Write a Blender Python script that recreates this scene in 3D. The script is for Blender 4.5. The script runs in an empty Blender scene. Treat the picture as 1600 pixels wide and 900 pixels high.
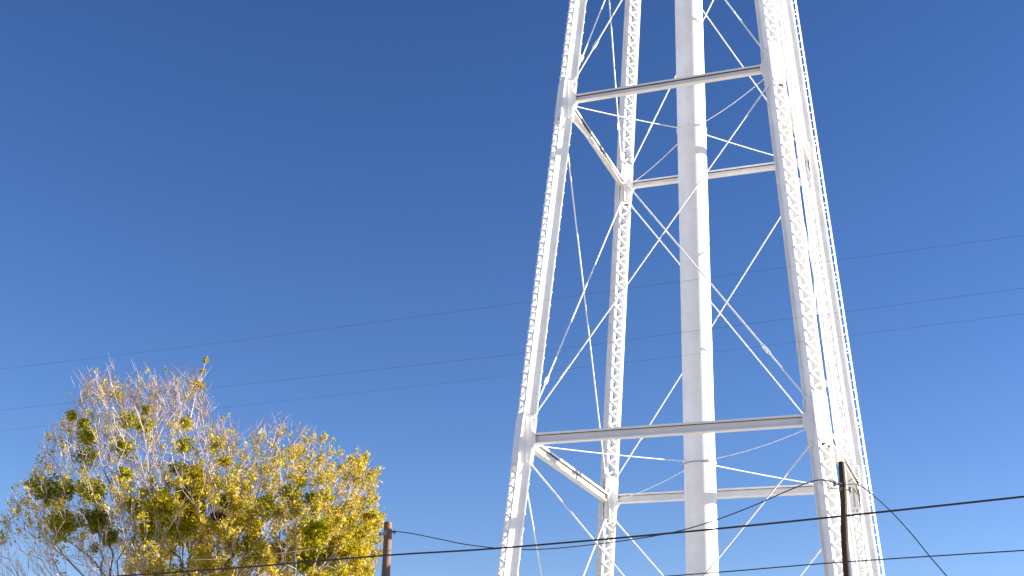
import bpy, bmesh, math, random
import numpy as np
from mathutils import Vector, Matrix, noise

rnd = random.Random(7)
nrs = np.random.RandomState(11)
scene = bpy.context.scene
COL = scene.collection

# ------------------------------------------------------------------ camera
FPX = 2047.7
PITCH, ROLL = 0.36934, 0.03005
EYE = 1.75
cp, sp = math.cos(PITCH), math.sin(PITCH)
_R, _U, CF = Vector((1, 0, 0)), Vector((0, -sp, cp)), Vector((0, cp, sp))
CR = math.cos(ROLL) * _R + math.sin(ROLL) * _U
CU = -math.sin(ROLL) * _R + math.cos(ROLL) * _U
cam = bpy.data.cameras.new('camera')
cam.sensor_width = 36.0
cam.lens = FPX / 1600 * 36.0
cam.clip_start, cam.clip_end = 0.1, 6000
camo = bpy.data.objects.new('camera', cam)
COL.objects.link(camo)
camo.matrix_world = Matrix(((CR.x, CU.x, -CF.x, 0), (CR.y, CU.y, -CF.y, 0), (CR.z, CU.z, -CF.z, EYE), (0, 0, 0, 1)))
scene.camera = camo

# ------------------------------------------------------------------ sky, sun, exposure
SUN_AZ, SUN_EL = math.radians(88.0), math.radians(15.0)
world = bpy.data.worlds.new('World')
scene.world = world
world.use_nodes = True
wn = world.node_tree
wn.nodes.clear()
sky = wn.nodes.new('ShaderNodeTexSky')
sky.sky_type = 'NISHITA'
sky.sun_disc = False
sky.sun_elevation, sky.sun_rotation = SUN_EL, SUN_AZ
sky.altitude, sky.air_density, sky.dust_density, sky.ozone_density = 100, 1.0, 0.0, 3.2
bg = wn.nodes.new('ShaderNodeBackground')
bg.inputs['Strength'].default_value = 0.05
wo = wn.nodes.new('ShaderNodeOutputWorld')
tint = wn.nodes.new('ShaderNodeMixRGB')             # white balance of the whole sky, every direction alike
tint.blend_type = 'MULTIPLY'
tint.inputs[0].default_value = 1.0
tint.inputs[2].default_value = (0.69, 0.62, 0.71, 1)
gam = wn.nodes.new('ShaderNodeGamma')               # deeper contrast of a clear polarised sky, every direction alike
gam.inputs[1].default_value = 1.32
wn.links.new(sky.outputs[0], gam.inputs[0])
wn.links.new(gam.outputs[0], tint.inputs[1])
sat = wn.nodes.new('ShaderNodeHueSaturation')
sat.inputs['Saturation'].default_value = 1.08
wn.links.new(tint.outputs[0], sat.inputs['Color'])
tint2 = wn.nodes.new('ShaderNodeMixRGB')
tint2.blend_type = 'MULTIPLY'
tint2.inputs[0].default_value = 1.0
tint2.inputs[2].default_value = (1.24, 1.06, 0.99, 1)
wn.links.new(sat.outputs[0], tint2.inputs[1])
wn.links.new(tint2.outputs[0], bg.inputs['Color'])
wn.links.new(bg.outputs[0], wo.inputs['Surface'])
sun = bpy.data.lights.new('sun', 'SUN')
sun.energy, sun.angle, sun.color = 5.0, math.radians(0.53), (1.0, 0.90, 0.76)
suno = bpy.data.objects.new('sun', sun)
COL.objects.link(suno)
SUND = Vector((math.sin(SUN_AZ) * math.cos(SUN_EL), math.cos(SUN_AZ) * math.cos(SUN_EL), math.sin(SUN_EL)))
suno.rotation_euler = SUND.to_track_quat('Z', 'Y').to_euler()
suno.location = SUND * 80
vs = scene.view_settings
vs.view_transform, vs.look, vs.exposure, vs.gamma = 'Standard', 'None', 1.80, 1.0
vs.use_curve_mapping = False
scene.render.engine = 'CYCLES'
scene.cycles.max_bounces, scene.cycles.diffuse_bounces = 12, 8

# ------------------------------------------------------------------ helpers
def ray(px, py):
    d = CF + CR * ((px - 800) / FPX) - CU * ((py - 450) / FPX)
    return d
def at(px, py, Y):
    d = ray(px, py)
    return Vector((0, 0, EYE)) + d * (Y / d.y)
def pix(P):
    v = P - Vector((0, 0, EYE))
    w = v.dot(CF)
    return 800 + FPX * v.dot(CR) / w, 450 - FPX * v.dot(CU) / w

class MB:
    def __init__(s):
        s.v, s.f = [], []
    def add(s, vs_, fs):
        b = len(s.v)
        s.v += [tuple(v) for v in vs_]
        s.f += [tuple(b + i for i in f) for f in fs]
    def box(s, x0, x1, y0, y1, z0, z1):
        s.add([(x0, y0, z0), (x1, y0, z0), (x1, y1, z0), (x0, y1, z0), (x0, y0, z1), (x1, y0, z1), (x1, y1, z1), (x0, y1, z1)],
              [(0, 3, 2, 1), (4, 5, 6, 7), (0, 1, 5, 4), (1, 2, 6, 5), (2, 3, 7, 6), (3, 0, 4, 7)])
    def prism(s, poly, a, b, M=None):
        # poly in (u, v), extruded along w from a to b ; axes (w, u, v) = (x, y, z) unless M given
        n = len(poly)
        vv = [Vector((a, u, v)) for u, v in poly] + [Vector((b, u, v)) for u, v in poly]
        if M is not None:
            vv = [M @ p for p in vv]
        s.add(vv, [tuple(range(n - 1, -1, -1)), tuple(range(n, 2 * n))] + [(i, (i + 1) % n, n + (i + 1) % n, n + i) for i in range(n)])
    def tube(s, pts, rad, n=6, cap=True):
        pts = [Vector(p) for p in pts]
        if not hasattr(rad, '__len__'):
            rad = [rad] * len(pts)
        b = len(s.v)
        ref = None
        for i, p in enumerate(pts):
            d = (pts[min(i + 1, len(pts) - 1)] - pts[max(i - 1, 0)]).normalized()
            if ref is None:
                ref = Vector((0, 0, 1)) if abs(d.z) < 0.9 else Vector((1, 0, 0))
            u = d.cross(ref).normalized()
            w = u.cross(d).normalized()
            ref = w
            for k in range(n):
                a = 2 * math.pi * k / n
                s.v.append(tuple(p + (u * math.cos(a) + w * math.sin(a)) * rad[i]))
        for i in range(len(pts) - 1):
            for k in range(n):
                k2 = (k + 1) % n
                s.f.append((b + i * n + k, b + i * n + k2, b + (i + 1) * n + k2, b + (i + 1) * n + k))
        if cap:
            s.f.append(tuple(b + k for k in range(n - 1, -1, -1)))
            e = b + (len(pts) - 1) * n
            s.f.append(tuple(e + k for k in range(n)))
    def lathe(s, prof, n=48):
        b = len(s.v)
        for r, z in prof:
            for k in range(n):
                a = 2 * math.pi * k / n
                s.v.append((r * math.cos(a), r * math.sin(a), z))
        for i in range(len(prof) - 1):
            for k in range(n):
                k2 = (k + 1) % n
                s.f.append((b + i * n + k, b + i * n + k2, b + (i + 1) * n + k2, b + (i + 1) * n + k))
    def mesh(s, name, mat, smooth=False):
        m = bpy.data.meshes.new(name)
        m.from_pydata(s.v, [], s.f)
        m.update()
        if mat:
            m.materials.append(mat)
        if smooth:
            m.polygons.foreach_set('use_smooth', [True] * len(m.polygons))
        return m
    def build(s, name, mat, parent=None, M=None, smooth=False):
        return link(name, s.mesh(name, mat, smooth), parent, M)
def link(name, mesh, parent=None, M=None):
    o = bpy.data.objects.new(name, mesh)
    COL.objects.link(o)
    if parent is not None:
        o.parent = parent
    if M is not None:
        o.matrix_basis = M
    return o
def tag(o, label=None, cat=None, group=None, kind=None):
    for k, v in (('label', label), ('category', cat), ('group', group), ('kind', kind)):
        if v:
            o[k] = v
    return o

# ------------------------------------------------------------------ materials
def newmat(name):
    m = bpy.data.materials.new(name)
    m.use_nodes = True
    nt = m.node_tree
    b = nt.nodes['Principled BSDF']
    return m, nt, b
def nd(nt, t, **kw):
    n = nt.nodes.new(t)
    for k, v in kw.items():
        setattr(n, k, v)
    return n
def ramp(nt, fac, stops):
    r = nd(nt, 'ShaderNodeValToRGB')
    e = r.color_ramp.elements
    while len(e) < len(stops):
        e.new(0.5)
    for i, (p, c) in enumerate(stops):
        e[i].position = p
        e[i].color = (*c, 1)
    nt.links.new(fac, r.inputs['Fac'])
    return r
def noise_tex(nt, scale, detail=5, rough=0.55, sc=None, coord='Object'):
    tc = nd(nt, 'ShaderNodeTexCoord')
    mp = nd(nt, 'ShaderNodeMapping')
    if sc:
        mp.inputs['Scale'].default_value = sc
    nt.links.new(tc.outputs[coord], mp.inputs['Vector'])
    n = nd(nt, 'ShaderNodeTexNoise')
    n.inputs['Scale'].default_value = scale
    n.inputs['Detail'].default_value = detail
    n.inputs['Roughness'].default_value = rough
    nt.links.new(mp.outputs['Vector'], n.inputs['Vector'])
    return n
def mix(nt, fac, a, b):
    m = nd(nt, 'ShaderNodeMixRGB')
    for i, x in ((0, fac), (1, a), (2, b)):
        if isinstance(x, (int, float)):
            m.inputs[i].default_value = x
        elif isinstance(x, tuple):
            m.inputs[i].default_value = (*x, 1)
        else:
            nt.links.new(x, m.inputs[i])
    return m.outputs[0]
def bump(nt, b, h, strength, dist):
    n = nd(nt, 'ShaderNodeBump')
    n.inputs['Strength'].default_value = strength
    n.inputs['Distance'].default_value = dist
    nt.links.new(h, n.inputs['Height'])
    nt.links.new(n.outputs[0], b.inputs['Normal'])

def white_paint(name, rust_hi, rust_lo, base=(0.86, 0.86, 0.85)):
    m, nt, b = newmat(name)
    n1 = noise_tex(nt, 1.3, 6, 0.6)
    grime = ramp(nt, n1.outputs['Fac'], [(0.35, tuple(c * 0.90 for c in base)), (0.62, base)])
    n2 = noise_tex(nt, 1.0, 8, 0.65, sc=(7, 7, 0.8))
    rmask = ramp(nt, n2.outputs['Fac'], [(rust_lo, (0, 0, 0)), (rust_hi, (1, 1, 1))])
    col = mix(nt, rmask.outputs['Color'], grime.outputs['Color'], (0.40, 0.25, 0.14))
    nt.links.new(col, b.inputs['Base Color'])
    b.inputs['Roughness'].default_value = 0.45
    n3 = noise_tex(nt, 9, 4, 0.5)
    bump(nt, b, n3.outputs['Fac'], 0.12, 0.01)
    return m
M_white = white_paint('white_tower_paint', 0.80, 0.68)
M_strut = white_paint('weathered_strut_paint', 0.82, 0.66, (0.84, 0.83, 0.81))
M_shadow_ring, nt, b = newmat('shadow_ring_brown')  # rust brown that paints the shadow line below the lower collar
n1 = noise_tex(nt, 14, 6, 0.6)
nt.links.new(ramp(nt, n1.outputs['Fac'], [(0.3, (0.16, 0.10, 0.07)), (0.7, (0.45, 0.36, 0.30))]).outputs['Color'], b.inputs['Base Color'])
b.inputs['Roughness'].default_value = 0.8

M_riser = white_paint('white_riser_paint', 0.84, 0.72)
nt = M_riser.node_tree
b = nt.nodes['Principled BSDF']
b.inputs['Normal'].links[0].from_node.inputs['Strength'].default_value = 0.03
prev = b.inputs['Base Color'].links[0].from_socket
nz = noise_tex(nt, 1.0, 4, 0.6, sc=(9, 9, 0.25))
tc = nd(nt, 'ShaderNodeTexCoord'); sx = nd(nt, 'ShaderNodeSeparateXYZ')
nt.links.new(tc.outputs['Object'], sx.inputs[0])
mr = nd(nt, 'ShaderNodeMapRange')
for i_, v_ in ((1, 10.55), (2, 10.94), (3, 0.0), (4, 1.0)):
    mr.inputs[i_].default_value = v_
nt.links.new(sx.outputs['Z'], mr.inputs[0])
gt = nd(nt, 'ShaderNodeMath', operation='LESS_THAN'); gt.inputs[1].default_value = 10.95
nt.links.new(sx.outputs['Z'], gt.inputs[0])
m1 = nd(nt, 'ShaderNodeMath', operation='MULTIPLY'); nt.links.new(mr.outputs[0], m1.inputs[0]); nt.links.new(gt.outputs[0], m1.inputs[1])
dr = ramp(nt, nz.outputs['Fac'], [(0.56, (0, 0, 0)), (0.64, (0.85, 0.85, 0.85))])
m2 = nd(nt, 'ShaderNodeMath', operation='MULTIPLY'); nt.links.new(dr.outputs['Color'], m2.inputs[0]); nt.links.new(m1.outputs[0], m2.inputs[1])
nt.links.new(mix(nt, m2.outputs[0], prev, (0.26, 0.13, 0.07)), b.inputs['Base Color'])

M_under, nt, b = newmat('shaded_rusty_underside')  # flange shade put into the colour, together with brown rust staining
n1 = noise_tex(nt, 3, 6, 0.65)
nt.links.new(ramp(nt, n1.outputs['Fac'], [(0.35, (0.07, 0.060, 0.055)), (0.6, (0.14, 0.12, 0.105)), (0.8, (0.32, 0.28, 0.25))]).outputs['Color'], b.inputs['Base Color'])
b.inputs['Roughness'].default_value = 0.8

def wood(name, dark, light):
    m, nt, b = newmat(name)
    n1 = noise_tex(nt, 1.0, 7, 0.65, sc=(34, 34, 1.6))
    n2 = noise_tex(nt, 0.9, 4, 0.5)
    c1 = ramp(nt, n1.outputs['Fac'], [(0.30, tuple(c * 0.45 for c in dark)), (0.45, dark), (0.68, light)])
    c = mix(nt, ramp(nt, n2.outputs['Fac'], [(0.4, (0, 0, 0)), (0.7, (0.6, 0.6, 0.6))]).outputs['Color'], c1.outputs['Color'], dark)
    nt.links.new(c, b.inputs['Base Color'])
    b.inputs['Roughness'].default_value = 0.85
    bump(nt, b, n1.outputs['Fac'], 0.8, 0.02)
    return m
M_pole_brown = wood('brown_pole_wood', (0.13, 0.074, 0.052), (0.24, 0.15, 0.11))
M_pole_dark = wood('creosoted_pole_wood', (0.030, 0.019, 0.012), (0.10, 0.07, 0.042))
M_cable, nt, b = newmat('black_cable_rubber')
n1 = noise_tex(nt, 30, 3)
nt.links.new(ramp(nt, n1.outputs['Fac'], [(0.3, (0.010, 0.011, 0.014)), (0.7, (0.026, 0.027, 0.032))]).outputs['Color'], b.inputs['Base Color'])
b.inputs['Roughness'].default_value = 0.6
M_wire, nt, b = newmat('weathered_wire')
n1 = noise_tex(nt, 30, 3)
nt.links.new(ramp(nt, n1.outputs['Fac'], [(0.3, (0.035, 0.037, 0.042)), (0.7, (0.06, 0.062, 0.068))]).outputs['Color'], b.inputs['Base Color'])
b.inputs['Roughness'].default_value = 0.7
M_alu, nt, b = newmat('bare_aluminium_wire')
n1 = noise_tex(nt, 30, 3)
nt.links.new(ramp(nt, n1.outputs['Fac'], [(0.3, (0.20, 0.19, 0.18)), (0.7, (0.30, 0.29, 0.28))]).outputs['Color'], b.inputs['Base Color'])
b.inputs['Roughness'].default_value = 0.5
M_galv, nt, b = newmat('galvanised_hardware')
n1 = noise_tex(nt, 20, 4)
nt.links.new(ramp(nt, n1.outputs['Fac'], [(0.3, (0.20, 0.17, 0.15)), (0.7, (0.36, 0.34, 0.33))]).outputs['Color'], b.inputs['Base Color'])
b.inputs['Roughness'].default_value = 0.55
b.inputs['Metallic'].default_value = 0.5

M_ground, nt, b = newmat('pale_gravel_ground')
n1 = noise_tex(nt, 0.05, 8, 0.6)
n2 = noise_tex(nt, 2.5, 6, 0.6)
c1 = ramp(nt, n1.outputs['Fac'], [(0.35, (0.44, 0.40, 0.33)), (0.65, (0.54, 0.50, 0.43))])
c2 = ramp(nt, n2.outputs['Fac'], [(0.3, (0.36, 0.33, 0.27)), (0.7, (0.58, 0.54, 0.47))])
nt.links.new(mix(nt, 0.5, c1.outputs['Color'], c2.outputs['Color']), b.inputs['Base Color'])
b.inputs['Roughness'].default_value = 0.95
bump(nt, b, n2.outputs['Fac'], 0.6, 0.05)

def bark(name, c0, c1, c2):
    m, nt, b = newmat(name)
    n1 = noise_tex(nt, 3.0, 7, 0.65, sc=(1, 1, 0.5))
    nt.links.new(ramp(nt, n1.outputs['Fac'], [(0.3, c0), (0.5, c1), (0.72, c2)]).outputs['Color'], b.inputs['Base Color'])
    b.inputs['Roughness'].default_value = 0.9
    bump(nt, b, n1.outputs['Fac'], 0.7, 0.03)
    return m
M_bark = bark('tree_bark', (0.07, 0.047, 0.036), (0.12, 0.085, 0.068), (0.19, 0.145, 0.125))
M_twig = bark('pale_twig_bark', (0.33, 0.265, 0.25), (0.46, 0.385, 0.375), (0.55, 0.475, 0.475))
def leafmat(name, stops, trans=0.35):
    m, nt, b = newmat(name)
    g = nd(nt, 'ShaderNodeNewGeometry')
    r = ramp(nt, g.outputs['Random Per Island'], stops)
    nt.links.new(r.outputs['Color'], b.inputs['Base Color'])
    b.inputs['Roughness'].default_value = 0.7
    b.inputs['Specular IOR Level'].default_value = 0.12
    t = nd(nt, 'ShaderNodeBsdfTranslucent')
    nt.links.new(r.outputs['Color'], t.inputs['Color'])
    ms = nd(nt, 'ShaderNodeMixShader')
    ms.inputs[0].default_value = trans
    nt.links.new(b.outputs[0], ms.inputs[1])
    nt.links.new(t.outputs[0], ms.inputs[2])
    nt.links.new(ms.outputs[0], nt.nodes['Material Output'].inputs['Surface'])
    return m
M_leaf = leafmat('yellow_autumn_leaf', [(0.0, (0.25, 0.25, 0.009)), (0.3, (0.43, 0.36, 0.012)), (0.58, (0.55, 0.44, 0.022)), (0.85, (0.58, 0.45, 0.13)), (1.0, (0.42, 0.25, 0.06))])
M_mist = leafmat('olive_mistletoe_leaf', [(0.0, (0.23, 0.24, 0.006)), (0.5, (0.36, 0.35, 0.007)), (1.0, (0.52, 0.44, 0.009))], 0.25)
M_mistd = leafmat('dark_mistletoe_leaf', [(0.0, (0.13, 0.15, 0.007)), (0.5, (0.22, 0.23, 0.008)), (1.0, (0.35, 0.32, 0.010))], 0.25)
M_misty = leafmat('yellow_green_leaf', [(0.0, (0.28, 0.26, 0.006)), (0.5, (0.44, 0.36, 0.008)), (1.0, (0.55, 0.41, 0.012))], 0.35)
M_red = leafmat('rusty_dead_leaf', [(0.0, (0.07, 0.022, 0.010)), (0.5, (0.12, 0.04, 0.016)), (1.0, (0.16, 0.075, 0.025))], 0.25)

# ------------------------------------------------------------------ ground
g = MB()
ring = [0, 15, 40, 90, 200, 500, 1200, 3000]
NG = 48
for r in ring[1:]:
    for k in range(NG):
        a = 2 * math.pi * k / NG
        x, y = r * math.cos(a), r * math.sin(a) + 35
        zz = 0.0 if r < 100 else noise.noise(Vector((x * 0.004, y * 0.004, 0.3))) * r * 0.004 - 0.3
        g.v.append((x, y, zz))
g.v.append((0, 35, 0))
for k in range(NG):
    g.f.append((len(g.v) - 1, k, (k + 1) % NG))
for i in range(len(ring) - 2):
    for k in range(NG):
        k2 = (k + 1) % NG
        g.f.append((i * NG + k, (i + 1) * NG + k, (i + 1) * NG + k2, i * NG + k2))
tag(g.build('ground', M_ground, smooth=True), kind='structure')

# ------------------------------------------------------------------ water tower
TX, TY, TAZ = 5.647, 37.581, -0.37293
LV = [-0.01, 10.932, 21.873, 32.81]               # strut levels
S2, S1 = 4.0, 3.2047
KT = (S2 - S1) / (LV[2] - LV[1])
def half(z):
    return S2 - KT * (z - LV[1])
tower = bpy.data.objects.new('water_tower', None)
COL.objects.link(tower)
tower.matrix_basis = Matrix.Translation((TX, TY, 0)) @ Matrix.Rotation(TAZ, 4, 'Z')
tag(tower, 'tall white steel water tower of laced legs and cross rods around a thick riser pipe', 'water tower')
TW = tower.matrix_basis
CORN = {'A': (-1, -1), 'C': (1, -1), 'B': (-1, 1), 'D': (1, 1)}
LW, LD, FLG = 0.45, 0.40, 0.092                   # tangential width, radial depth, flange
YW = LW / 2 - FLG
ZT = 34.0
def leg_frame(k):
    a, b_ = CORN[k]
    base = Vector((a * half(0), b_ * half(0), 0))
    top = Vector((a * half(ZT), b_ * half(ZT), ZT))
    zax = (top - base).normalized()
    t = Vector((-b_, a, 0)).normalized()           # tangential: radial turned by +90 degrees
    x = t.cross(zax).normalized()                  # radial, outward
    return Matrix(((x.x, t.x, zax.x, base.x), (x.y, t.y, zax.y, base.y), (x.z, t.z, zax.z, base.z), (0, 0, 0, 1))), (top - base).length
COSL = ZT / leg_frame('A')[1]
def zl(z):
    return z / COSL

# one lacing bar, rounded ends and rivet heads, lying in the local yz plane, along +y
PER = 0.41
YB = YW + FLG * 0.5
bl = math.hypot(2 * YB, PER / 2)
def bar_mb(mb, M):
    hw, e = 0.028, bl / 2
    poly = [(-e, -hw), (e, -hw), (e + 0.030, -hw * 0.45), (e + 0.030, hw * 0.45), (e, hw), (-e, hw), (-e - 0.030, hw * 0.45), (-e - 0.030, -hw * 0.45)]
    mb.prism(poly, -0.006, 0.006, M)
    for sx in (-1, 1):
        c = [(sx * e + 0.018 * math.cos(i * math.pi / 2.5), 0.018 * math.sin(i * math.pi / 2.5)) for i in range(5)]
        mb.prism(c, 0.0062, 0.017, M)
tmp = MB(); bar_mb(tmp, None)
BAR = tmp.mesh('lacing_bar', M_white)
ang = math.atan2(PER / 2, 2 * YB)
VIS = {('C', 1): (4.5, 24.6), ('B', -1): (7.2, 29.0), ('A', 1): (5.5, 25.8), ('D', -1): (9.0, 25.0)}
nbars = 0
legs = {}
for k in CORN:
    F, L = leg_frame(k)
    m = MB()
    for s_ in (-1, 1):
        y0 = s_ * YW
        ya, yb = sorted((y0, y0 + s_ * 0.012))
        m.box(-LD / 2, LD / 2, ya, yb, 0, L)
        yc, yd = sorted((y0 + s_ * 0.012, s_ * LW / 2))
        m.box(LD / 2 - 0.014, LD / 2, yc, yd, 0, L)
        m.box(-LD / 2, -LD / 2 + 0.014, yc, yd, 0, L)
    m.box(-0.36, 0.36, -0.36, 0.36, -0.004, 0.03)
    leg = m.build('leg', M_white, tower, F)
    legs[k] = leg
    nodes = [zl(z) for z in LV[1:]]
    rest = MB()
    for side in (1, -1):
        n = int((L - 0.6) / (PER / 2))
        for i in range(n):
            zc = 0.5 + (i + 0.5) * PER / 2
            if any(-0.62 < zc - z < 0.66 for z in nodes):
                continue
            sg = 1 if i % 2 else -1
            xo = LD / 2 + (0.0072 if i % 2 else 0.0200)
            Rm = Matrix.Rotation(sg * ang, 4, 'X')
            if side < 0:
                Rm = Matrix.Rotation(math.pi, 4, 'Z') @ Rm
            Mx = Matrix.Translation((side * xo, 0, zc)) @ Rm
            lim = VIS.get((k, side))
            if lim and lim[0] < zc * COSL < lim[1] and nbars < 300:
                link('lacing_bar', BAR, leg, Mx)
                nbars += 1
            else:
                bar_mb(rest, Mx)
    tag(rest.build('lacing', M_white, leg), kind='stuff')
    # splice plates over both laced faces and web plates at every strut level
    for z in nodes:
        for side in (1, -1):
            hw = LW / 2 + 0.006
            poly = [(-hw, -0.56), (-hw + 0.09, -0.70), (hw - 0.09, -0.70), (hw, -0.56), (hw, 0.60), (hw - 0.11, 0.74), (-hw + 0.11, 0.74), (-hw, 0.60)]
            p = MB()
            xa, xb = sorted((side * (LD / 2 + 0.002), side * (LD / 2 + 0.016)))
            p.prism([(u, z + v) for u, v in poly], xa, xb)
            for sy in (-1, 1):
                for q in range(7):
                    zz = z - 0.54 + q * 0.18
                    c = [(sy * (LW / 2 - 0.04) + 0.017 * math.cos(i * math.pi / 3), zz + 0.017 * math.sin(i * math.pi / 3)) for i in range(6)]
                    xc, xd = sorted((side * (LD / 2 + 0.016), side * (LD / 2 + 0.027)))
                    p.prism(c, xc, xd)
            p.build('splice_plate', M_white, leg)
    # diaphragm plate inside the leg below each strut
    for z in nodes:
        p = MB()
        p.box(-LD / 2 + 0.02, LD / 2 - 0.02, -YW + 0.002, YW - 0.002, z - 0.80, z - 0.785)
        p.build('diaphragm', M_strut, leg)

# struts, gussets, cross rods on the four faces
FACES = [('A', 'C'), ('C', 'D'), ('D', 'B'), ('B', 'A')]
def corner(k, z):
    a, b_ = CORN[k]
    return Vector((a * half(z), b_ * half(z), z))
def frame_from(x, y, z, o):
    return Matrix(((x.x, y.x, z.x, o.x), (x.y, y.y, z.y, o.y), (x.z, y.z, z.z, o.z), (0, 0, 0, 1)))
for li in (1, 2, 3):
    z = LV[li]
    H, W = (0.29, 0.20) if li == 1 else (0.23, 0.17)
    for p, q in FACES:
        P, Q = corner(p, z), corner(q, z)
        d = (Q - P).normalized()
        out = Vector((P.x + Q.x, P.y + Q.y, 0)).normalized()
        Ls = (Q - P).length
        F = frame_from(d, out, Vector((0, 0, 1)), P) if d.cross(out).z > 0 else frame_from(Q - P and -d, out, Vector((0, 0, 1)), Q)
        m = MB()
        e = 0.21
        m.box(e, Ls - e, -W / 2, W / 2, H / 2 - 0.062, H / 2)
        m.box(e, Ls - e, -W / 2, W / 2, -H / 2, -H / 2 + 0.034)
        m.box(e, Ls - e, -0.007, 0.007, -H / 2 + 0.034, H / 2 - 0.062)
        st = m.build('strut', M_strut, tower, F)
        st.data.materials.append(M_under)           # underside of the top flange: its shade painted in as dark colour, with rust
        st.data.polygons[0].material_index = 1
        for end in (0, 1):
            gm = MB()
            for yo in (W / 2 + 0.002, -W / 2 - 0.016):
                prof = [(0.10, -0.70), (0.23, -0.64), (0.27, -0.30), (0.37, -H / 2 + 0.005), (0.37, H / 2 - 0.005), (0.27, 0.20), (0.23, 0.60), (0.10, 0.66)]
                if end:
                    prof = [(Ls - u, v) for u, v in prof][::-1]
                lean = KT
                M = Matrix(((0, 1, 0, 0), (1, 0, -0 , yo), (0, 0, 1, 0), (0, 0, 0, 1)))
                gm.prism(prof, 0.0, 0.014, M)
                for bu, bv in ((0.27, 0.06), (0.33, 0.06), (0.27, -0.06), (0.33, -0.06)):
                    u0 = Ls - bu if end else bu
                    yy = yo + (0.014 if yo > 0 else -0.011)
                    gm.prism([(u0 + 0.018 * math.cos(i * 1.0472), bv + 0.018 * math.sin(i * 1.0472)) for i in range(6)], 0, 0.011, Matrix(((0, 1, 0, 0), (1, 0, 0, yy), (0, 0, 1, 0), (0, 0, 0, 1))))
            gm.build('gusset_plate', M_white, st)

TB = MB()                                           # turnbuckle along +z
for sx in (-1, 1):
    TB.tube([(sx * 0.030, 0, -0.22), (sx * 0.062, 0, -0.14), (sx * 0.062, 0, 0.14), (sx * 0.030, 0, 0.22)], 0.017, 6)
for zz in (-0.26, 0.20):
    TB.tube([(0, 0, zz), (0, 0, zz + 0.06)], 0.044, 8)
TBM = TB.mesh('turnbuckle', M_white)
def rod(P, Q, r, turn=0.22, name='brace_rod', off=Vector((0, 0, 0)), clevis=True, sag=0.0):
    P, Q = P + off, Q + off
    d = (Q - P)
    L = d.length
    M = Matrix.Translation(P) @ d.to_track_quat('Z', 'Y').to_matrix().to_4x4()
    m = MB()
    if sag:
        Mi = M.inverted()
        pts = []
        for i in range(9):
            t = i / 8
            w = P.lerp(Q, t) - Vector((0, 0, 4 * sag * t * (1 - t)))
            pts.append(Mi @ w)
        m.tube(pts, r, 8)
    else:
        m.tube([(0, 0, 0), (0, 0, L)], r, 8)
    if clevis:
        for a, c in ((0.0, 0.16), (L - 0.16, L)):
            m.tube([(0, 0, a), (0, 0, c)], r * 1.75, 8)
        for zc in (0.02, L - 0.02):
            m.tube([(0, -0.065, zc), (0, 0.065, zc)], 0.036, 8)
    o = m.build(name, M_white, tower, M, smooth=False)
    if turn:
        link('turnbuckle', TBM, o, Matrix.Translation((0, 0, turn * L)) @ Matrix.Diagonal((0.68, 0.68, 0.75, 1)) @ Matrix.Rotation(rnd.random() * 3, 4, 'Z'))
    return o
def facept(p, q, z):
    P, Q = corner(p, z), corner(q, z)
    d = (Q - P).normalized()
    out = Vector((P.x + Q.x, P.y + Q.y, 0)).normalized()
    return P + d * 0.20 + out * 0.02, out
for li in (0, 1, 2):
    zlo, zhi = LV[li], LV[li + 1]
    zlo = zlo + (0.62 if li else 0.5)
    for p, q in FACES:
        a, out = facept(p, q, zlo)
        b2, _ = facept(q, p, zhi - 0.62)
        rod(a, b2, 0.0220, 0.13, off=out * 0.035)
        a, _ = facept(q, p, zlo)
        b2, _ = facept(p, q, zhi - 0.62)
        rod(a, b2, 0.0220, 0.15, off=-out * 0.035)

# riser pipe with collars, seams and spider rods
RR = 0.458
m = MB()
m.lathe([(RR, 0.0), (RR, 33.5)], 64)
riser = m.build('riser_pipe', M_riser, tower, smooth=True)
for z, r0, hh in ((LV[1] + 0.06, 0.026, 0.05), (LV[2] + 0.06, 0.026, 0.05)):
    m = MB()
    m.lathe([(RR - 0.01, z - hh), (RR + r0, z - hh), (RR + r0, z + hh * 0.3), (RR - 0.01, z + hh * 0.3)], 64)
    for k in CORN:
        a0 = math.atan2(CORN[k][1], CORN[k][0])
        m.tube([((RR + 0.02) * math.cos(a0), (RR + 0.02) * math.sin(a0), z - 0.02), ((RR + 0.10) * math.cos(a0), (RR + 0.10) * math.sin(a0), z - 0.02)], 0.035, 8)
    m.build('collar', M_strut, riser)
    if z > 15:
        continue
    m = MB()
    m.lathe([(RR - 0.01, z - hh - 0.028), (RR + 0.012, z - hh - 0.028), (RR + 0.012, z - hh - 0.002), (RR - 0.01, z - hh - 0.002)], 64)
    m.build('shadow_ring', M_shadow_ring, riser)  # added ring, painted dark for the gap shadow under the collar
for z in (LV[1] + 4.55, LV[1] + 3.75, LV[1] - 3.2, LV[2] + 0.75, LV[1] + 7.6, LV[2] + 3.4):
    m = MB()
    m.lathe([(RR - 0.005, z - 0.012), (RR + 0.006, z - 0.006), (RR + 0.006, z + 0.006), (RR - 0.005, z + 0.012)], 64)
    m.build('weld_seam', M_white, riser, smooth=True)
for li in (1, 2, 3):
    for k in CORN:
        a, b_ = CORN[k]
        n_ = Vector((a, b_, 0)).normalized()
        z = LV[li] + 0.04
        rod(n_ * (RR + 0.06) + Vector((0, 0, z)), corner(k, z - 0.16) - n_ * 0.2, 0.017 if k in 'AD' else 0.013, 0, 'spider_rod', clevis=False, sag=0.03 if k in 'AD' else 0.10)

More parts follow.
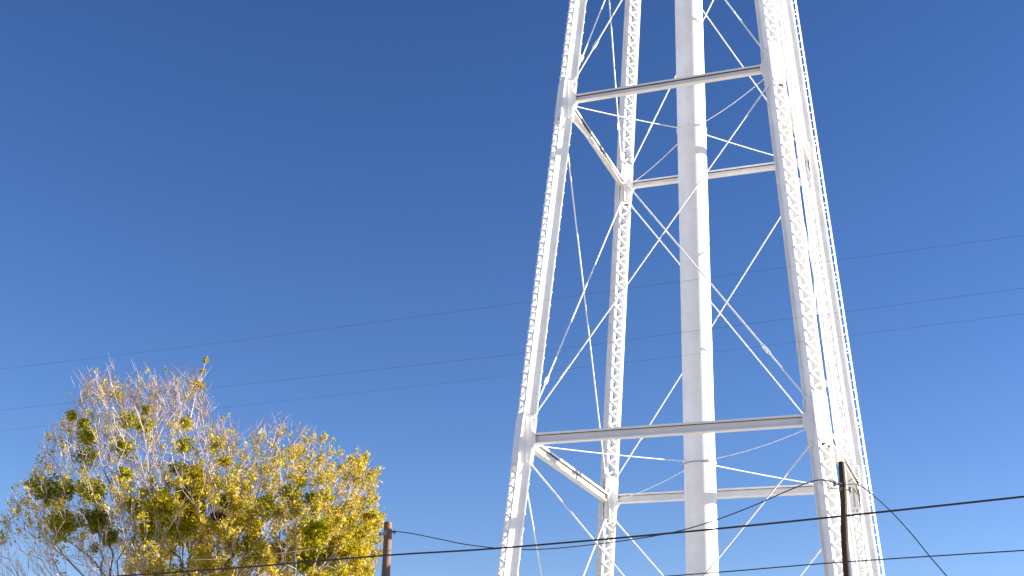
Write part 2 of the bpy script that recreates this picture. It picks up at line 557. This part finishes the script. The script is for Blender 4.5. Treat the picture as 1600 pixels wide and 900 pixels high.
# ladder outside leg D
F, L = leg_frame('D')
ld = MB()
XL, HLW = LD / 2 + 0.20, 0.150
for s_ in (-1, 1):
    y0 = s_ * HLW
    ld.box(XL - 0.032, XL + 0.032, y0 - 0.007, y0 + 0.007, 2.2, L)
ladder = ld.build('ladder', M_white, legs['D'])
ladder.parent = tower
ladder.matrix_basis = F
rm = MB(); rm.tube([(0, -HLW + 0.007, 0), (0, HLW - 0.007, 0)], 0.013, 6)
RUNG = rm.mesh('rung', M_white)
z = 2.5
while z < L - 0.2:
    link('rung', RUNG, ladder, Matrix.Translation((XL, 0, z)))
    z += 0.305
bm_ = MB()
for s_ in (-1, 1):
    bm_.box(LD / 2 + 0.001, XL - 0.033, s_ * HLW - 0.006, s_ * HLW + 0.006, -0.03, 0.03)
BRK = bm_.mesh('ladder_bracket', M_white)
z = 3.2
while z < L:
    link('ladder_bracket', BRK, ladder, Matrix.Translation((0, 0, z)))
    z += 2.44

# overflow pipe standing off leg C on flat brackets
F, L = leg_frame('C')
PO = 0.56
m = MB()
m.tube([(0.02, PO, 0.6), (0.02, PO, L - 0.4)], 0.078, 20)
pipe = m.build('overflow_pipe', M_white, tower, F, smooth=True)
bk = MB()
bk.box(-0.012, 0.012, LW / 2 + 0.003, PO - 0.05, -0.10, 0.10)
bk.box(-0.075, 0.075, LW / 2 - 0.012, LW / 2 + 0.003, -0.12, 0.12)
n = 18
prof = []
for i in range(n):
    a = 2 * math.pi * i / n
    prof.append((0.092 * math.cos(a), 0.092 * math.sin(a)))
bk.prism([(PO + c, s_ ) for c, s_ in prof], -0.04, 0.04, Matrix(((0, 0, 1, 0.02), (0, 1, 0, 0), (1, 0, 0, 0), (0, 0, 0, 1))))
BKM = bk.mesh('pipe_bracket', M_white)
for z in (4.3, 6.3, 8.2, 10.10, 12.0, 14.1, 16.2, 18.1, 20.0, 21.85, 23.6, 25.6, 27.6, 29.6):
    link('pipe_bracket', BKM, pipe, Matrix.Translation((0, 0, zl(z))))

# tank on top of the legs
m = MB()
zt, rt = 33.2, 3.9
m.lathe([(0.5, zt - 0.6), (1.6, zt - 0.35), (2.8, zt + 0.4), (3.5, zt + 1.3), (rt, zt + 2.6), (rt, zt + 8.4), (rt + 0.25, zt + 8.45), (2.2, zt + 9.7), (0.15, zt + 10.6), (0.01, zt + 10.6)], 64)
tank = m.build('tank', M_white, tower, smooth=True)
m = MB()
m.lathe([(rt - 0.02, zt + 2.5), (rt + 0.75, zt + 2.5), (rt + 0.75, zt + 2.56), (rt - 0.02, zt + 2.56)], 64)
m.build('walkway', M_white, tank)

# ------------------------------------------------------------------ utility poles
def pole(top_px, low_px, Y, r_top, r_low, mat, label):
    T, B = at(*top_px, Y), at(*low_px, Y)
    d = (T - B).normalized()
    base = B - d * (B.z / d.z)
    L = (T - base).length
    o = bpy.data.objects.new('utility_pole', None)
    COL.objects.link(o)
    up = d
    x = Vector((1, 0, 0)); x = (x - up * x.dot(up)).normalized(); y = up.cross(x)
    o.matrix_basis = frame_from(x, y, up, base)
    tag(o, label, 'utility pole', 'wooden utility poles')
    m = MB()
    lowz = (B - base).length
    k = (r_low - r_top) / (L - lowz)
    pts, rads = [], []
    for i in range(25):
        zz = -0.3 + (L + 0.3) * i / 24
        pts.append((0.012 * math.sin(i * 0.9), 0.012 * math.cos(i * 0.7), zz))
        rads.append(r_top + k * (L - zz) * 0.8 + 0.004 * math.sin(i * 2.3))
    rads[-1] = r_top * 0.93
    pts.insert(-1, (pts[-1][0], pts[-1][1], L - 0.03)); rads.insert(-1, r_top)
    m.tube(pts, rads, 20)
    m.build('shaft', mat, o, smooth=True)
    return o, L
poleL, LL = pole((606, 816), (603, 900), 41.0, 0.125, 0.135, M_pole_brown, 'short brown wooden pole at the right edge of the yellow tree')
poleR, LR = pole((1314, 722), (1324, 900), 29.0, 0.070, 0.088, M_pole_dark, 'dark thin wooden pole standing in front of the right tower leg')
def hardware(o, z, r, side):
    m = MB()
    m.lathe([(r - 0.01, z - 0.03), (r + 0.008, z - 0.03), (r + 0.008, z + 0.03), (r - 0.01, z + 0.03)], 20)
    m.build('clamp_band', M_galv, o)
    m = MB()
    m.tube([(side * r, 0, z), (side * (r + 0.10), 0, z), (side * (r + 0.13), 0, z + 0.02)], 0.018, 8)
    m.tube([(side * (r + 0.10), 0, z - 0.05), (side * (r + 0.10), 0, z + 0.06)], 0.035, 10)
    m.build('insulator', M_galv, o, smooth=True)
def hpole(o, L, px, py, Y):
    T = at(px, py, Y)
    return (o.matrix_basis.inverted() @ T).z
zL = hpole(poleL, LL, 606, 832, 41.0)
hardware(poleL, zL, 0.128, 1)
hardware(poleL, zL - 0.06, 0.128, -1)
zR = hpole(poleR, LR, 1316, 757, 29.0)
hardware(poleR, zR, 0.074, -1)
hardware(poleR, zR - 0.12, 0.074, 1)

# ------------------------------------------------------------------ wires
def catmull(pts, n=8):
    out = []
    P = [pts[0]] + list(pts) + [pts[-1]]
    for i in range(1, len(P) - 2):
        for k in range(n):
            t = k / n
            p0, p1, p2, p3 = P[i - 1], P[i], P[i + 1], P[i + 2]
            out.append(tuple(0.5 * ((2 * p1[j]) + (-p0[j] + p2[j]) * t + (2 * p0[j] - 5 * p1[j] + 4 * p2[j] - p3[j]) * t * t + (-p0[j] + 3 * p1[j] - 3 * p2[j] + p3[j]) * t ** 3) for j in range(2)))
    out.append(pts[-1])
    return out
def wire(name, pts, Y0, Y1, r, mat, label, cat='cable', group='overhead wires and cables', ext=(0, 0)):
    """follows its line of sight over a straight plan line between two distances, then runs on past the frame"""
    A, B = at(*pts[0], Y0), at(*pts[-1], Y1)
    ax, ay, bx, by = A.x, A.y, B.x, B.y
    W = []
    for px, py in catmull(pts):
        d = ray(px, py)
        den = d.x * (by - ay) - d.y * (bx - ax)
        s = (ax * (by - ay) - ay * (bx - ax)) / den
        W.append(Vector((0, 0, EYE)) + d * s)
    if ext[0]:
        t = (W[0] - W[3]).normalized()
        W = [W[0] + t * ext[0] * f + Vector((0, 0, 0.004 * (ext[0] * f) ** 2)) for f in (1, 0.66, 0.33)] + W
    if ext[1]:
        t = (W[-1] - W[-4]).normalized()
        W = W + [W[-1] + t * ext[1] * f + Vector((0, 0, 0.002 * (ext[1] * f) ** 2)) for f in (0.33, 0.66, 1)]
    m = MB()
    o0 = W[0].copy()
    m.tube([w - o0 for w in W], r, 8)
    o = m.build(name, mat, None, Matrix.Translation(o0), smooth=True)
    tag(o, label, cat, group)
    return o
wire('overhead_wire', [(0, 577), (300, 541), (560, 507), (840, 470), (1062, 440), (1320, 405), (1600, 368)], 33, 22.5, 0.0024, M_wire, 'uppermost of the three thin wires crossing the blue sky', 'wire', ext=(14, 12))
wire('overhead_wire', [(0, 641), (330, 606), (850, 548), (1068, 519), (1320, 487), (1600, 450)], 32, 22.0, 0.0024, M_wire, 'middle one of the three thin wires crossing the blue sky', 'wire', ext=(14, 12))
wire('overhead_wire', [(0, 673), (330, 639), (850, 581), (1100, 552), (1320, 525), (1600, 490)], 32, 22.0, 0.0019, M_wire, 'lowest of the three thin wires crossing the blue sky', 'wire', ext=(14, 12))
wire('thick_cable', [(0, 913), (215, 898), (400, 885), (600, 868), (780, 856.5), (1060, 832), (1320, 806), (1600, 776)], 37, 23.5, 0.020, M_cable, 'thick black cable running straight across the whole view below the struts', ext=(14, 10))
wire('low_cable', [(900, 911), (1125, 894), (1320, 878), (1600, 860)], 30, 24, 0.012, M_cable, 'thin dark cable low at the right bottom corner crossing the tower legs', ext=(14, 10))
wire('sagging_cable', [(612, 830), (640, 833), (685, 842), (730, 851), (790, 857.5), (850, 858), (930, 850.5), (1000, 841), (1060, 830), (1120, 812), (1180, 789), (1240, 763), (1280, 750), (1312, 757)], 41, 29, 0.014, M_cable, 'black cable sagging from the brown pole to the dark pole')
wire('service_cable', [(1318, 758), (1340, 757), (1362, 772), (1392, 799), (1425, 835), (1455, 872), (1500, 924)], 29, 21, 0.0105, M_cable, 'thin cable dropping steeply to the right from the dark pole', ext=(0, 4))
wire('bare_wire', [(600, 832), (570, 842), (520, 853), (440, 864), (370, 871), (300, 875), (200, 873), (100, 868), (0, 861)], 41, 36, 0.007, M_alu, 'pale wire from the brown pole running left in front of the tree', 'wire', ext=(0, 12))
# loose tail wires on the dark pole
m = MB()
P0 = at(1315, 760, 28.9)
for pts in ([(1315, 758), (1300, 750), (1290, 757), (1280, 749)], [(1316, 762), (1298, 763), (1286, 758), (1277, 748)], [(1318, 757), (1334, 748), (1343, 752), (1338, 760), (1346, 757)], [(1318, 760), (1332, 763), (1340, 772), (1337, 758)]):
    q = [at(x, y, 28.85 - 0.02 * i) for i, (x, y) in enumerate(catmull(pts, 6))]
    m.tube([p - P0 for p in q], 0.007, 6)
o = m.build('loose_wires', M_cable, poleR, poleR.matrix_basis.inverted() @ Matrix.Translation(P0), smooth=True)

# ------------------------------------------------------------------ tree
TREE_Y = 50.0
SIL = [(-40, 1020), (-30, 860), (0, 800), (25, 770), (50, 715), (80, 680), (104, 668), (103, 640), (110, 612), (135, 598), (175, 600), (200, 604), (240, 596), (262, 600), (300, 602), (328, 614), (344, 640), (360, 674), (376, 680), (392, 664), (410, 656), (440, 656), (468, 680), (505, 682), (530, 706), (560, 714), (594, 740), (598, 780), (585, 810), (598, 850), (590, 900), (575, 960), (520, 1020), (430, 1060), (160, 1060)]
SILa = np.array(SIL, float)
def inside(x, y):
    n = len(SILa); c = np.zeros(len(x), bool); j = n - 1
    for i in range(n):
        xi, yi = SILa[i]; xj, yj = SILa[j]
        t = ((yi > y) != (yj > y)) & (x < (xj - xi) * (y - yi) / (yj - yi + 1e-9) + xi)
        c ^= t; j = i
    return c
def edge_dist(x, y):
    d = np.full(len(x), 1e9)
    n = len(SILa)
    for i in range(n):
        a, b_ = SILa[i], SILa[(i + 1) % n]
        ab = b_ - a
        t = np.clip(((x - a[0]) * ab[0] + (y - a[1]) * ab[1]) / (ab @ ab), 0, 1)
        d = np.minimum(d, np.hypot(x - a[0] - t * ab[0], y - a[1] - t * ab[1]))
    return d
PXM = FPX / (TREE_Y * 1.04)
def sample(n, margin):
    out = []
    while len(out) < n:
        x = nrs.uniform(-40, 610, 4000); y = nrs.uniform(590, 1060, 4000)
        ed = edge_dist(x, y)
        ok = inside(x, y) & (ed > margin) & ~((x < 130) & (y > 835) & (nrs.rand(4000) < 0.4))
        for a, b_, e in zip(x[ok], y[ok], ed[ok]):
            dep = min(5.0, 0.4 + 1.15 * math.sqrt(max(e, 0) / PXM * 6.0))
            out.append(at(a, b_, TREE_Y + nrs.uniform(-dep, dep)))
            if len(out) >= n:
                break
    return out
base = at(285, 1150, TREE_Y); base.z = 0
att = sample(2600, 20)
base_n = [base + Vector((0.05 * math.sin(i), 0.04 * math.cos(i * 1.3), z)) for i, z in enumerate((0, 0.8, 1.6, 2.4, 3.1))]
pts = [np.array(p) for p in base_n]
par = [-1, 0, 1, 2, 3]
plen = [0, 0.8, 1.6, 2.4, 3.1]
fork = np.array(base_n[-1])
att = sorted([np.array(p) for p in att], key=lambda p: np.linalg.norm(p - fork))
BF = 0.55
maxn = 16000
PA = np.zeros((maxn, 3)); PL = np.zeros(maxn)
for i, p in enumerate(pts):
    PA[i] = p; PL[i] = plen[i]
cnt = len(pts)
PAR = list(par)
valid = np.zeros(maxn, bool); valid[4] = True
for a in att:
    idx = np.nonzero(valid[:cnt])[0]
    d = np.linalg.norm(PA[idx] - a, axis=1)
    c = d + BF * (PL[idx] + 0.0)
    # branches should not turn downwards
    c = c + np.where(PA[idx, 2] > a[2] + 0.1, 4.0, 0.0)
    j = idx[np.argmin(c)]
    L0 = np.linalg.norm(a - PA[j])
    ns = max(1, int(L0 / 0.45))
    prev = j
    # leave the parent along its direction, bend towards the target
    pj = PAR[j]
    dirp = (PA[j] - PA[pj]) if pj >= 0 else np.array([0, 0, 1.0])
    dirp = dirp / (np.linalg.norm(dirp) + 1e-9)
    c1 = PA[j] + dirp * L0 * 0.33
    for s in range(1, ns + 1):
        t = s / ns
        p = (1 - t) ** 2 * PA[j] + 2 * t * (1 - t) * c1 + t * t * a
        if s < ns:
            p = p + nrs.normal(0, 0.03, 3)
        PA[cnt] = p; PAR.append(prev); valid[cnt] = True
        PL[cnt] = PL[prev] + np.linalg.norm(p - PA[prev])
        prev = cnt; cnt += 1
        if cnt >= maxn - 50:
            break
    if cnt >= maxn - 50:
        break
N = cnt
ch = [[] for _ in range(N)]
for i in range(1, N):
    ch[PAR[i]].append(i)
rad = np.zeros(N)
for i in range(N - 1, -1, -1):
    if not ch[i]:
        rad[i] = 0.0085
    else:
        rad[i] = sum(rad[c] ** 2.25 for c in ch[i]) ** (1 / 2.25)
rad = np.minimum(rad, 0.42)
tree = bpy.data.objects.new('tree', None)
COL.objects.link(tree)
tree.location = base
tag(tree, 'broad leafy tree turning yellow, with pale bare twigs and green mistletoe balls', 'tree')
B0 = np.array(base)
trunk, branch = MB(), MB()
# chains: follow the thickest child
starts = [(0, None)]
while starts:
    s, pnode = starts.pop()
    chain = [] if pnode is None else [pnode]
    n = s
    while True:
        chain.append(n)
        if not ch[n]:
            break
        big = max(ch[n], key=lambda c: rad[c])
        for c in ch[n]:
            if c != big:
                starts.append((c, n))
        n = big
    rr = [rad[i] for i in chain]
    if pnode is not None:
        rr[0] = min(rr[0], rr[1] * 1.15)
    P = [Vector(PA[i] - B0) for i in chain]
    # split thick part / thin part
    k = next((i for i, r in enumerate(rr) if r < 0.024), len(rr))
    if k >= 2:
        trunk.tube(P[:k + 1], rr[:k + 1], 9 if rr[0] > 0.12 else 6, cap=False)
    if k < len(rr):
        a = max(0, k)
        a = a if (k >= 2 or k == 0) else 0
        if len(P) - a >= 2:
            branch.tube(P[a:], rr[a:], 4, cap=False)
trunk.build('trunk', M_bark, tree, smooth=True)
tag(branch.build('branches', M_twig, tree, smooth=True), kind='stuff')

# fine upright shoots
tw = MB()
ctr = np.array(at(285, 1000, TREE_Y))
leafpts = []
def px_of(p):
    return pix(Vector(p))
def shoot(p, d, L, r0, depth=0):
    n = 3
    P = [p]; dd = d
    for i in range(n):
        dd = (dd + Vector(nrs.normal(0, 0.10, 3)) + Vector((0, 0, 0.06))).normalized()
        P.append(P[-1] + dd * (L / n))
    tw.tube([q - base for q in P], [r0, r0 * 0.75, r0 * 0.5, r0 * 0.22], 3, cap=False)
    if depth < 1:
        for k in range(rnd.choice((2, 3, 3, 4))):
            t = rnd.uniform(0.2, 0.9) * n
            i = int(t); q = P[i].lerp(P[i + 1], t - i)
            nd_ = (dd + Vector(nrs.normal(0, 0.38, 3))).normalized()
            shoot(q, nd_, L * rnd.uniform(0.3, 0.55), r0 * 0.6, depth + 1)
    leafpts.append((P[-1], P[-2]))
for i in range(5, N):
    if rad[i] > 0.05:
        continue
    p = PA[i]
    x, y = px_of(p)
    term = not ch[i]
    pr = 1.0 if term else 0.55
    if y > 960 or nrs.rand() > pr:
        continue
    dp = p - PA[PAR[i]]; dp /= np.linalg.norm(dp) + 1e-9
    o_ = p - ctr; o_ /= np.linalg.norm(o_)
    for k in range(3 if term else 1):
        d = dp * 0.40 + o_ * 0.50 + np.array([0, 0, 0.65]) + nrs.normal(0, 0.20, 3)
        top = max(0, min(1, (760 - y) / 120)) * max(0.3, min(1, (480 - x) / 120))
        shoot(Vector(p), Vector(d).normalized(), nrs.uniform(0.45, 1.0) * (1 + 0.55 * top), 0.0088 + 0.002 * top)
        if top > 0.4 and nrs.rand() < 0.75 * top:
            for _ in range(2):
                shoot(Vector(p), Vector(d + nrs.normal(0, 0.15, 3)).normalized(), nrs.uniform(0.5, 1.2), 0.0090)
# single long leader above the crown
lead = [at(*q, TREE_Y - 0.5) for q in catmull([(296, 660), (303, 630), (309, 602), (317, 580), (324, 556)], 5)]
tw.tube([q - base for q in lead], [0.022 - 0.017 * i / (len(lead) - 1) for i in range(len(lead))], 4, cap=False)
for (x0, y0), (x1, y1) in (((309, 604), (302, 590)), ((120, 640), (150, 588)), ((186, 640), (192, 590))):
    a, b_ = at(x0, y0, TREE_Y), at(x1, y1, TREE_Y - 0.3)
    shoot(a, (b_ - a).normalized(), (b_ - a).length, 0.012)
tag(tw.build('twigs', M_twig, tree), kind='stuff')

# leaves
def leaf(mb, p, s, nrm=None):
    d = Vector(nrs.normal(0, 1, 3)).normalized()
    u = d.orthogonal().normalized()
    u = (u * math.cos(s * 91) + d.cross(u) * math.sin(s * 91)).normalized()
    w = d.cross(u)
    b = len(mb.v)
    q = p - base
    fold = d * (s * 0.18)
    mb.v += [tuple(q - u * s), tuple(q + w * s * 0.52 + fold), tuple(q + u * s), tuple(q - w * s * 0.52 + fold)]
    mb.f += [(b, b + 1, b + 2), (b, b + 2, b + 3)]
def leafiness(x, y):
    c = lambda v: max(0.0, min(1.0, v))
    v = 0.02 + 0.05 * c((y - 640) / 40)
    v += 1.0 * c((y - 710 - 55 * c((x - 380) / 60)) / 90) * c((x - 180) / 110)
    v += 0.20 * c((x - 360) / 60) * c((y - 665) / 40)
    v += 0.45 * c((x - 440) / 60) * c((y - 800) / 50)
    if x < 190:
        v += 0.10 * c((y - 690) / 80) * c((850 - y) / 40)
        v *= c((880 - y) / 40) + 0.1
    return v
BALLS = [(138, 682, 14, 'm'), (136, 712, 15, 'd'), (192, 698, 14, 'm'), (196, 741, 11, 'm'), (198, 656, 15, 'm'), (228, 664, 13, 'm'),
         (288, 696, 12, 'm'), (144, 766, 20, 'm'), (96, 818, 26, 'm'), (76, 768, 22, 'd'), (104, 765, 14, 'd'), (150, 814, 22, 'd'), (132, 662, 9, 'm'), (113, 650, 9, 'y'),
         (454, 768, 15, 'm'), (466, 752, 11, 'y'), (420, 790, 17, 'm'), (508, 776, 11, 'm'), (486, 778, 10, 'd'), (492, 830, 24, 'm'), (388, 856, 18, 'd'),
         (304, 766, 22, 'y'), (310, 744, 14, 'y'), (290, 776, 14, 'd'), (276, 732, 12, 'd'), (258, 798, 24, 'm'), (282, 826, 22, 'm'), (232, 828, 20, 'm'), (300, 800, 18, 'y'),
         (148, 856, 8, 'd'), (352, 782, 12, 'd'), (512, 872, 30, 'm'), (474, 880, 15, 'd'), (172, 840, 14, 'd'), (184, 617, 8, 'y'), (308, 602, 10, 'y'),
         (322, 563, 4, 'y'), (317, 580, 3, 'y'), (336, 696, 13, 'y'), (340, 808, 11, 'r'), (208, 788, 12, 'm'), (548, 862, 24, 'y'), (560, 836, 14, 'm'), (440, 858, 16, 'y'), (395, 820, 14, 'y'), (230, 640, 9, 'y'), (290, 660, 9, 'y'), (352, 720, 9, 'y')]
BALL_Y = []
for x, y, r, t in BALLS:
    dep = min(4.6, 0.4 + 1.15 * math.sqrt(max(float(edge_dist(np.array([x]), np.array([y]))[0]), 0) / PXM * 6.0)) if r > 8 else 0.5
    BALL_Y.append(TREE_Y - rnd.uniform(0.45, 0.95) * dep)
yl = MB()
for tip, prev in leafpts:
    x, y = pix(tip)
    if any((x - bx) ** 2 + (y - by) ** 2 < (0.75 * br) ** 2 and tip.y < bY + 0.2 for (bx, by, br, bt), bY in zip(BALLS, BALL_Y)):
        continue                                     # the mistletoe crowds out the tree's own leaves
    nz = noise.noise(tip * 0.75 + Vector((3.1, 0, 0)))
    v = leafiness(x, y) * max(0.08, 1.05 + 2.9 * nz)
    if nrs.rand() < v * 1.05:
        nl = int(5 + 22 * nrs.rand() * min(1.2, v + 0.3))
        for q in range(nl):
            t = nrs.rand()
            leaf(yl, tip.lerp(prev, t * 1.4) + Vector(nrs.normal(0, 0.07, 3)), nrs.uniform(0.04, 0.088))
tag(yl.build('yellow_leaves', M_leaf, tree), kind='stuff')

MM = {'m': M_mist, 'd': M_mistd, 'y': M_misty, 'r': M_red}
BN = {'m': 'mistletoe_ball', 'd': 'mistletoe_ball', 'y': 'leaf_clump', 'r': 'dead_leaf_clump'}
for i, (x, y, r, t) in enumerate(BALLS):
    Yd = BALL_Y[i]
    c = at(x, y, Yd)
    R = r / PXM * 1.22
    mb = MB()
    nl = int(80 + 2400 * R * R)
    k = 0
    while k < nl:
        d = Vector(nrs.normal(0, 1, 3)).normalized()
        rr = R * (nrs.rand() ** 0.42) * (0.80 + 0.75 * noise.noise(d * 1.7 + Vector((i * 3.7, 0, 0))))
        if t == 'y' and nrs.rand() < 0.25:
            rr *= 1.35
        leaf(mb, c + Vector((d.x, d.y, d.z * 0.92)) * rr, nrs.uniform(0.045, 0.085))
        k += 1
    # stems hold the clump to the tree
    for q in range(7):
        d = Vector(nrs.normal(0, 1, 3)).normalized()
        mb.tube([c - base + Vector((0, 0, -R * 0.7)), c - base + d * R * 0.8], [0.012, 0.004], 3, cap=False)
    o = tag(mb.build(BN[t], MM[t], tree), kind='stuff')
    if t == 'r':
        o['label'] = 'rusty red clump of dead leaves'

print('BARS', nbars, 'nodes', N, 'shoots', len(leafpts), 'leaves', len(yl.f) // 2)
